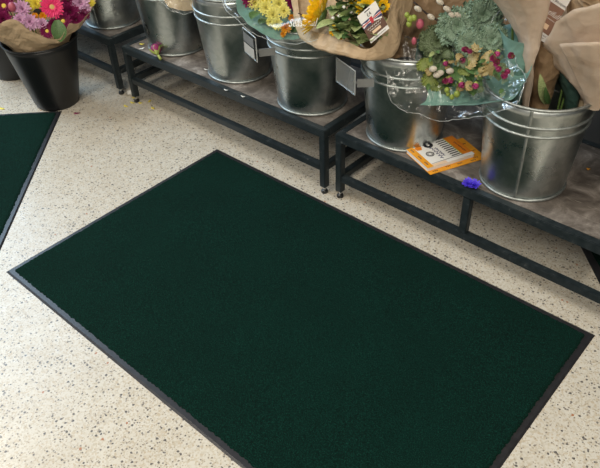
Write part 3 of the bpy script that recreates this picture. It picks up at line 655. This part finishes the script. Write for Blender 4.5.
# ------------------------------------------------------------------ kale bouquet
rE = thing('flower_bouquet', (B5[0]+0.02, B5[1], 0.32), 'ornamental kale and pussy willow bouquet in clear cellophane', 'bouquet', 'wrapped bouquets')
eE = px(B5, [(384,56,.09),(377,30,.02),(388,-12,-.05),(420,-46,-.12),(470,-56,-.16),(515,-34,-.12),(528,20,-.05),(522,62,.03)])
mE = px(B5, [(394,58,.08),(392,38,.0),(402,6,-.07),(428,-14,-.10),(462,-18,-.12),(495,0,-.09),(506,36,-.02),(500,66,.05)])
c0 = Vector((0.76, 1.11, 0.42)); aE = [c0 + Vector((0.03*math.cos(k), 0.03*math.sin(k), 0)) for k in range(8)]
bE = [c0.lerp(m_, 0.45) + Vector((0, 0.02, 0.04)) for m_ in mE]
sheet('kraft_wrap', rE, [aE, bE, mE, eE], False, KRAFTD, 60, 16, 0.006, 3.0)
# green tissue lip at the front and right
tE = px(B5, [(420,104,.185),(444,106,.21),(474,105,.25),(500,100,.32),(516,96,.33),(531,66,.27),(528,36,.18),(514,22,.08)])
tm = px(B5, [(428,92,.165),(448,94,.18),(472,92,.19),(496,86,.215),(509,76,.22),(517,58,.18),(514,36,.10),(503,24,.04)])
t0 = [toward(B5, p, 0.07, 0.612) for p in tm]; t00 = [toward(B5, p, 0.04, 0.45) for p in tm]
sheet('green_tissue', rE, [t00, t0, tm, tE], False, TISSUE, 60, 16, 0.005, 6.0)
xE = px(B5, [(386,70,.15),(392,106,.19),(420,113,.21),(444,121,.22),(482,116,.28),(512,106,.345),(526,84,.31),(514,56,.23),(498,46,.19),(488,31,.14),(494,17,.11),(506,2,.06)])
xm = px(B5, [(398,60,.14),(408,84,.17),(426,96,.19),(448,103,.20),(476,100,.235),(498,92,.29),(513,77,.27),(508,56,.20),(500,48,.16),(497,36,.12),(502,24,.09),(512,12,.04)])
x0 = [toward(B5, p, 0.09, 0.617) for p in xm]; x00 = [toward(B5, p, 0.06, 0.48) for p in xm]
sheet('cellophane', rE, [x00, x0, xm, xE], False, CELLO, 96, 22, 0.011, 9.0, fscale=24)
def eo(u, v):
    """the bouquet leans out over the next bucket towards its right side"""
    return 0.14*min(1, max(0, (u-448)/40))*min(1, max(0, (v-18)/40))
def kale(u, v, off, r, m, n, seed, up=0.55):
    p = near(u, v, B5, off + eo(u, v)); nrm = facing(p, up); k0 = blob(rE, p, r*0.22, m, 'kale_head', 1.0, nrm); bpy.context.view_layer.update()
    a = nrm.orthogonal().normalized(); b = nrm.cross(a); rr = random.Random(seed)
    for ring, (cnt, lift, sc) in enumerate(((n, 0.15, 1.0), (n-2, 0.6, 0.8), (max(3, n-4), 1.3, 0.55))):
        for k in range(cnt):
            th = 2*PI*(k+0.5*ring+rr.uniform(-.15, .15))/cnt; d = (a*math.cos(th)+b*math.sin(th) + nrm*lift)
            leaf(rE, p + nrm*0.003*ring, d, r*sc*rr.uniform(0.85, 1.1), m, kind='kale', seed=k+seed, parent=k0, name='kale_leaf', roll=nrm)
kale(458, 27, .12, 0.056, KALE, 8, 1); kale(484, 16, .07, 0.056, KALE, 8, 2); kale(438, 42, .11, 0.050, KALED, 9, 3); kale(470, 44, .135, 0.045, KALE, 7, 4); kale(446, 33, .10, 0.035, KALED, 7, 9)
kale(437, 60, .13, 0.034, KALED, 7, 5); kale(492, 40, .10, 0.040, KALE, 7, 6)
for k, (u, v, u2, v2, m) in enumerate([(430,70,431,90,KALEY),(438,78,436,94,KALEY),(426,58,422,74,KALEY),(444,72,450,90,LEAF),(456,66,466,88,LEAF),(470,60,480,80,LEAF),(478,66,492,84,DRY),(484,54,498,66,DRY),(468,56,488,60,DRY),(480,78,474,94,LEAF),(452,52,446,66,LEAF),(460,58,456,74,DRY),(492,62,486,90,DRY),(438,64,446,76,LEAF)]):
    p = near(u, v, B5, .15+eo(u, v)); q = near(u2, v2, B5, .18+eo(u2, v2)); leaf(rE, p, q-p, (q-p).length*(0.5 if m is DRY else 0.85), m, kind='kale' if m in (KALEY, DRY) else 'plain', seed=k, roll=facing(p, 0.5))
for k in range(16):
    u = rnd.uniform(430, 504); v = rnd.uniform(52, 88); p = near(u, v, B5, .14+eo(u, v)); leaf(rE, p, facing(p, rnd.uniform(-.5, .5), (rnd.uniform(-1, 1), 0, 0)), 0.045, LEAF if k % 2 else KALED, seed=k)
for k in range(60):
    u = rnd.uniform(428, 510); v = rnd.uniform(50, 94); p = near(u, v, B5, .17 + eo(u, v) + rnd.uniform(-.015, .01)); m_ = rnd.choice([LEAF, LEAF, DRY, KALED, LEAFL, KALE, KALEY])
    leaf(rE, p, facing(p, rnd.uniform(-.9, .5), (rnd.uniform(-1.4, 1.4), 0, 0)), rnd.uniform(0.014, 0.026), m_, 0.22, seed=k, kind='kale' if m_ in (DRY, KALED, KALEY) else 'plain', roll=facing(p, 0.8))
for u, v in [(445,62),(462,60),(444,80),(450,78),(461,83),(476,84),(497,62),(498,67),(507,70),(504,74),(498,52),(470,50),(512,56),(494,58),(466,50)]:
    p = near(u, v, B5, .19+eo(u, v)); flower(rE, 'snapdragon_bud', 'bud', p, rnd.uniform(0.0125, 0.0165), facing(p, rnd.uniform(-.8, .6), (rnd.uniform(-.6, .6), 0, 0)), rnd)
for u, v in [(433,69),(440,73),(450,71),(437,75)]: blob(rE, near(u, v, B5, .195+eo(u, v)), 0.0085, CATK, 'catkin', 1.4, (1, 0, .4))
for u, v, r in [(447,90,.0075),(457,94,.0085),(452,97,.007),(448,94,.006),(410,19,.009),(409,24,.008),(407,15,.007),(414,18,.008),(452,22,.009),(465,15,.008),(456,21,.008),(442,27,.007)]:
    blob(rE, near(u, v, B5, (.20 if v > 50 else .115)+eo(u, v)), r, BERRY, 'berry', 1.15)
blob(rE, near(420, 24, B5, .11), 0.011, PINKB, 'pink_bud', 1.3); blob(rE, near(414, 41, B5, .12), 0.007, PINKB, 'pink_bud', 1.6)
for pts in ([(414,2),(426,13),(437,20),(452,30)], [(436,-4),(446,8),(455,15),(466,22)]):
    part('willow_twig', MB().tube(crspline([near(u, v, B5, .12) for u, v in pts], 14, False), lambda t: 0.0026, 6), TWIG, rE, True)
for u, v in [(431,17),(418,9),(440,2),(447,9),(452,15),(458,15)]:
    p = near(u, v, B5, .13); blob(rE, p, 0.0072, CATK, 'catkin', 1.6, near(u-6, v-4, B5, .13)-p)
for k in range(6): stem(rE, c0 + Vector((0.01*k-0.03, 0, 0.0)), near(430+12*k, 50, B5, .05), 0.003)

# ------------------------------------------------------------------ bouquets in the nearest bucket
rF = thing('flower_bouquet', (B6[0]-0.05, B6[1], 0.32), 'frosted tan wrapped bouquet with a brown price tag in the nearest bucket', 'bouquet', 'wrapped bouquets')
def cone(root, c, base_px, base_off, top, m, name, seed, amp=0.006, drop=0.10, mid=0.5, closed=False, nu=48, sag=0.0, waist=None):
    b = near(*base_px, c, base_off); e = px(c, top)
    low = [b + Vector((x.x-b.x, x.y-b.y, 0)).normalized()*0.018 + Vector((0, 0, -drop)) for x in e]
    lo2 = [b + Vector((x.x-b.x, x.y-b.y, 0)).normalized()*0.026 for x in e]
    wa = mid if waist is None else waist; md = [Vector((p.x+(q.x-p.x)*wa, p.y+(q.y-p.y)*wa, p.z+(q.z-p.z)*mid+sag)) for p, q in zip(lo2, e)]
    return sheet(name, root, [low, lo2, md, e], closed, m, nu, 18, amp, seed)
# left frosted cone: folded sheet open at the top
cone(rF, B6, (533, 100), .02, [(486,-14,-.04),(490,-14,.05),(508,-14,.12),(528,-12,.15),(545,-12,.13),(549,-14,.07),(538,-40,-.08),(505,-40,-.10)], MIST, 'frosted_wrap', 2.2, 0.010, closed=True, waist=0.22)
cone(rF, B6, (522, 98), -.02, [(496,22,-.05),(503,34,.02),(516,42,.05),(530,44,.04),(536,34,-.04)], TISSUE, 'green_tissue', 4.4, 0.004)
cone(rF, B6, (540, 104), .0, [(530,44,.0),(540,40,.04),(552,42,.05),(566,48,.02),(570,50,-.04)], KRAFTD, 'brown_paper', 5.5, 0.006)
rG = thing('flower_bouquet', (B6[0]+0.05, B6[1]+0.02, 0.32), 'broad tan wrapped bouquet filling the right side of the nearest bucket', 'bouquet', 'wrapped bouquets')
cone(rG, B6, (593, 99), .05, [(541,44,-.02),(545,42,.07),(560,20,.13),(600,2,.18),(640,4,.16),(665,30,.08),(660,10,-.05),(600,-40,-.14),(550,-20,-.12)], MIST, 'frosted_wrap', 7.1, 0.008, closed=True, nu=70, drop=0.02)
cone(rG, B6, (596, 100), .06, [(560,44,.15),(580,42,.19),(604,42,.21),(630,46,.19),(645,60,.14)], MIST, 'frosted_wrap', 3.3, 0.005, drop=0.02)
cone(rG, B6, (585, 96), .0, [(566,-12,-.02),(580,-14,.08),(610,-14,.12),(640,-10,.06)], KRAFT, 'kraft_wrap', 8.3, 0.008)
cone(rG, B6, (574, 106), .0, [(552,58,-.02),(560,54,.03),(574,56,.05),(588,64,.03),(592,72,-.03)], TISSUED, 'dark_green_tissue', 6.3, 0.004)
for k, (u, v, u2, v2) in enumerate([(546,104,540,70),(549,104,545,84)]):
    p = near(u, v, B6, .03); q = near(u2, v2, B6, .06); leaf(rF, p, q-p, (q-p).length, LEAFL if k == 0 else LEAF, 0.10, seed=k, roll=facing(p, .2), name='leaf')
for k, (u, v, kd) in enumerate([(512,-28,'mum_mag'),(536,-28,'mum_lil'),(524,-34,'gerbera')]): 
    p = near(u, v, B6, .0); stemmed(rF, 'chrysanthemum', kd, p, 0.045, facing(p, 1.0), rnd)
for k, (u, v, kd) in enumerate([(588,-26,'mum_yel'),(622,-24,'mum_mag'),(606,-36,'sunflower')]): 
    p = near(u, v, B6, .0); stemmed(rG, 'chrysanthemum', kd, p, 0.045, facing(p, 1.0), rnd)
q1 = near(545.5, 43.5, B6, .055); q0 = near(524, 29, B6, .045); q2 = near(573, -4, B6, .025)
tagcard(rF, q0, q1-q0, q2-q1, 'cocoa')

# ------------------------------------------------------------------ price holders clipped to the rims
def holder(c, pl, off0, off1, arm, aoff, label, frost):
    a, b, cc, d = pl; P0 = near(*a, c, off0); P1 = near(*b, c, off1); P3 = near(*d, c, off0)
    P0.x; vx = P1-P0; vx.z = 0; vy = Vector((0, 0, P3.z-P0.z))
    t = thing('price_holder', (P0.x, P0.y, P0.z+vy.z), label, 'price holder', 'clear price holders on the bucket rims')
    n = vx.cross(vy).normalized(); pl_ = part('clear_plate', MB().quad(P0, vx, vy, 0.0025), ACRYL, t)
    part('plate_edge', MB().tube([P0, P0+vx, P0+vx+vy, P0+vy, P0], 0.0018, 6), GLINT, t)
    if frost:
        part('price_card', MB().quad(P0+vx*0.10+vy*0.10-n*0.004, vx*0.8, vy*0.36, 0.0006), LABELG, t); part('price_card', MB().quad(P0+vx*0.10+vy*0.52-n*0.004, vx*0.8, vy*0.40, 0.0006), PALEG, t)
    s0 = near(*arm[0], c, aoff[0]); s1 = near(*arm[1], c, aoff[1]); d_ = (s1-s0); d_.z = 0
    part('clip_arm', MB().quad(s0, d_, Vector((0, 0, -0.024)), 0.005), GREYPL, t)
    m0 = P0+vx*0.85+vy*0.45; part('clip_link', MB().tube([m0, s0+Vector((0, 0, -0.012))], 0.004, 6), GREYPL, t)
    return t
holder(B4, [(242.8,27.5),(255.6,39.7),(257.2,65.9),(245.5,51.5)], .10, .18, [(258.5,49),(275,48)], (.14, .13), 'price holder with a grey card between two buckets on the middle table', True)
holder(B5, [(336.4,57.6),(355.2,75.2),(355.2,97),(337.6,81)], .10, .18, [(357,79),(374,79)], (.15, .142), 'clear price holder left of the bucket behind the booklets', False)

# ------------------------------------------------------------------ booklets on the right table
zt = TZ
c_bl = onz(404, 149.5, zt+0.014); 
def flat(u, v, z): return onz(u, v, z)
# lower card: lies flat
def rect(cx, cy, a, w_, h_, z):
    ex = Vector((math.cos(a), math.sin(a), 0)); ey = Vector((-ex.y, ex.x, 0)); o_ = Vector((cx, cy, z)) - ex*w_/2 - ey*h_/2; return o_, o_ + ex*w_, o_ + ey*h_
L0, L1, L3 = rect(0.9006, 1.0560, 1.138, 0.2005, 0.128, zt)
low = thing('orange_card', (L0+L1+L3)/3, 'flat orange card lying under the booklet on the table', 'card')
vx, vy = L1-L0, L3-L0
part('card_sheet', MB().quad(L0+Vector((0, 0, 0.0015)), vx, vy, 0.0013), ORANGE, low)
for k, (a, b) in enumerate([(0.12, 0.07), (0.35, 0.10), (0.55, 0.08), (0.85, 0.12), (0.9, 0.75), (0.78, 0.05), (0.93, 0.4)]):
    squiggle('brown_print', L0+vx*a+vy*b+Vector((0, 0, 0.0016)), vx, vy, 0.018, 0.003, BROWN, low, k, 0.0007, 0.0004, 3)
# upper booklet, slightly turned
zc = zt+0.0016; th = 0.013
K0, K1, K3 = rect(0.8825, 1.0440, 1.164, 0.1682, 0.1165, zc+th)
bx = K1-K0; by = K3-K0
bk = thing('booklet', ((K0+K1+K3)/3).xy.to_3d()+Vector((0, 0, zc)), 'white and orange booklet with black striped band lying on the orange card', 'booklet')
dn = Vector((0, 0, -1)); 
part('page_block', MB().quad(K0+dn*0.0008+bx*0.01+by*0.01, bx*0.98, by*0.98, th-0.0016), WHITE, bk)
part('cover', MB().quad(K0, bx, by, 0.0008), WHITE, bk); part('back_cover', MB().quad(K0+dn*(th-0.0008), bx, by, 0.0008), ORANGE, bk)
def pr(nm, x0, x1, y0, y1, m, h=0.0003): return part(nm, MB().quad(K0+bx*x0+by*y0+Vector((0, 0, h)), bx*(x1-x0), by*(y1-y0), 0.0002), m, bk)
def prq(nm, pts, m, h=0.0004):
    vs = [K0+bx*a+by*b+Vector((0, 0, h)) for a, b in pts]; return part(nm, MB().add(vs, [tuple(range(len(vs)))]), m, bk)
pr('orange_band', 0, 0.13, 0, 1, ORANGE); pr('orange_band', 0.80, 1.0, 0.12, 1, ORANGE2); pr('peach_panel', 0.13, 0.42, 0, 0.10, PEACH); pr('lime_line', 0.785, 0.80, 0.12, 1, LGREEN)
for k in range(9):
    y0 = 0.17 + k*0.09; prq('black_stripe', [(0.58, y0), (0.78, y0+0.01), (0.78, y0+0.05), (0.62, y0+0.045)], INK)
prq('black_rule', [(0.14, 0.115), (0.86, 0.115), (0.78, 0.14), (0.14, 0.125)], INK)
prq('orange_splash', [(0.15, 0.80), (0.24, 0.78), (0.28, 0.92), (0.20, 0.97), (0.13, 0.92)], ORANGE2)
cc = K0+bx*0.42+by*0.90+Vector((0, 0, 0.0006))
part('black_ring', MB().torus(0.010, 0, 0.0055, 20, 6, 0.1), INK, None).location = (0, 0, 0)
o = bpy.data.objects['black_ring']; o.parent = bk; o.location = cc - bk.location
o = link('round_stamp', MB().torus(0.0115, 0, 0.0016, 24, 5, 0.3).mesh('round_stamp', INK), bk); o.location = K0+bx*0.29+by*0.52+Vector((0, 0, 0.0006)) - bk.location
o = link('round_stamp', MB().torus(0.007, 0, 0.0012, 24, 5, 0.3).mesh('round_stamp', INK), bk); o.location = K0+bx*0.29+by*0.52+Vector((0, 0, 0.0006)) - bk.location
for f, ln in ((0.46, 0.05), (0.39, 0.07)): squiggle('blue_script', K0+bx*(f+0.02)+by*0.50, by*-1, bx, ln, 0.0055, NAVY, bk, 3, 0.0009, 0.0006, 6)
for f in (0.2, 0.5, 0.85): squiggle('navy_print', K0+bx*0.06+by*f, by*-1, bx, 0.018, 0.003, NAVY, bk, 5, 0.0007, 0.0006, 3)
for f in (0.35, 0.6): squiggle('brown_print', K0+bx*0.9+by*f, by*-1, bx, 0.03, 0.004, BROWN, bk, 7, 0.0008, 0.0006, 4)

# ------------------------------------------------------------------ fallen bits
p = onz(157.3, 55, TZ+0.012)
rb_ = thing('rosebud', (p.x, p.y, TZ), 'fallen dark pink rosebud at the foot of a steel bucket', 'rosebud'); ax = Vector((0.75, -0.55, 0.0)).normalized()
o = link('bud', head([(5, .0, 1.0, .9, 62, 1.2, -.2), (5, 0, 1.05, .8, 72, 1.0, -.15), (4, 0, 1.0, .6, 82, .5, -.1)], 4).mesh('bud', MAG), rb_); o.location = (0, 0, 0.026); o.scale = (.040,)*3; o.rotation_euler = orient((-0.75, 0.35, 0.25))
o2 = link('bud_core', MB().ball((0, 0, 0.35), .5, .5, .62, 12, 8).mesh('bud_core', MAG, True), rb_); o2.location = o.location; o2.scale = o.scale; o2.rotation_euler = o.rotation_euler
o = link('sepals', head([(5, .0, 1.05, .34, 50, .6, -.3)], 9).mesh('sepals', BUDG), rb_); o.location = (0.006, -0.006, 0.026); o.scale = (.042,)*3; o.rotation_euler = orient((-0.75, 0.35, 0.25))
part('stalk', MB().tube([Vector((p.x, p.y, TZ+0.020)), Vector((p.x+0.040, p.y-0.016, TZ+0.012))], 0.0055, 8), BUDG, rb_, True)
p = onz(471, 184.5, TZ+0.006)
bl = thing('blue_flower', (p.x, p.y, TZ), 'fallen violet-blue flower head on the table edge beside the nearest bucket', 'flower')
for dx, dy in ((-0.0085, -0.002), (0.0085, 0.003)):
    o = link('petals', head([(13, .05, 1.0, .36, 22, .5, 0), (11, .05, .75, .3, 50, .4, .08), (7, .02, .5, .25, 75, .2, .1)], int(dx*999)).mesh('petals', BLUE), bl); o.location = (dx, dy, 0.003); o.scale = (.021,)*3; o.rotation_euler = orient((0.1, -0.3, 1))
part('green_calyx', MB().ball((p.x-0.002, p.y+0.012, TZ+0.009), 0.006), BUDG, bl, True)
def scrap(name, u, v, z, ln, wd, ang, m, label, cat, seed, group=None):
    q = onz(u, v, z); mb = MB(); ca, sa = math.cos(ang), math.sin(ang); n = 6; vs = []; fs = []
    for i in range(n+1):
        t = i/n; h = wd*(math.sin(PI*min(1, t*0.86+0.1)))/2
        for s_ in (-1, 0, 1): x = ln*(t-.5); y = s_*h; vs.append((q.x+x*ca-y*sa, q.y+x*sa+y*ca, z+0.0006+0.0025*abs(t-.5)*2+0.001*abs(s_)))
    for i in range(n):
        for j in range(2): fs.append((i*3+j, i*3+j+1, i*3+j+4, i*3+j+3))
    o = solo(name, mb.add(vs, fs), m, label, cat, True, group); solidify(o, 0.0005, 1); return o
scrap('fallen_petal', 77, 113.5, 0, 0.028, 0.012, 0.8, MAG, 'magenta petal on the floor right of the black bucket', 'petal', 1)
for (u, v, ang, ln, lb) in [(132.5,103,.2,.026,'yellow petal on the floor just left of the table foot'),(126,106.5,0.1,.026,'yellow petal on the floor, leftmost by the table foot'),(153,108.5,.0,.022,'yellow petal on the floor furthest right of the table foot'),(149.5,101.5,1.9,.02,'upright yellow petal on the floor right of the table foot'),(140.5,103.3,.5,.018,'yellow petal touching the front of the table foot'),(133.5,98,.9,.014,'small yellow petal behind the table foot beside the paper scrap')]:
    scrap('fallen_petal', u, v, 0, ln, 0.010, ang, YEL, lb, 'petal', 2, 'yellow petals on the floor')
scrap('fallen_petal', 142, 44.5, TZ, 0.020, 0.010, .6, YEL, 'yellow petal on the corner of the middle table', 'petal', 3)
scrap('paper_scrap', 142, 49, TZ, 0.022, 0.010, 1.3, WPET, 'torn white scrap on the corner of the middle table', 'paper scrap', 3)
scrap('fallen_petal', 2, 109, 0, 0.03, 0.012, .3, YEL, 'yellow petal on the floor at the far left mat edge', 'petal', 3)
scrap('fallen_petal', 588, 169.5, TZ, 0.010, 0.008, .3, GOLD, 'tiny orange petal on the table right of the nearest bucket', 'petal', 3)
for (u, v, lb) in [(226, 90.5, 'white petal on the front rail of the middle table, left of two'), (243, 97, 'white petal on the front rail of the middle table, right of two'), (206, 70, 'white petal at the left foot of a steel bucket on the middle table')]:
    scrap('fallen_petal', u, v, TZ, 0.018, 0.006, .2, WPET, lb, 'petal', 4, 'white petals on the middle table')
q = onz(130.5, 94.5, 0); mb = MB(); mb.ball((q.x, q.y, 0.010), 0.016, 0.013, 0.010, 9, 6)
for v_ in mb.v: v_ += noise.noise_vector(v_*120)*0.004
for v_ in mb.v: v_.z = max(v_.z, 0.0003)
solo('crumpled_paper', mb, WPET, 'crumpled white paper on the floor between two table feet', 'paper scrap')
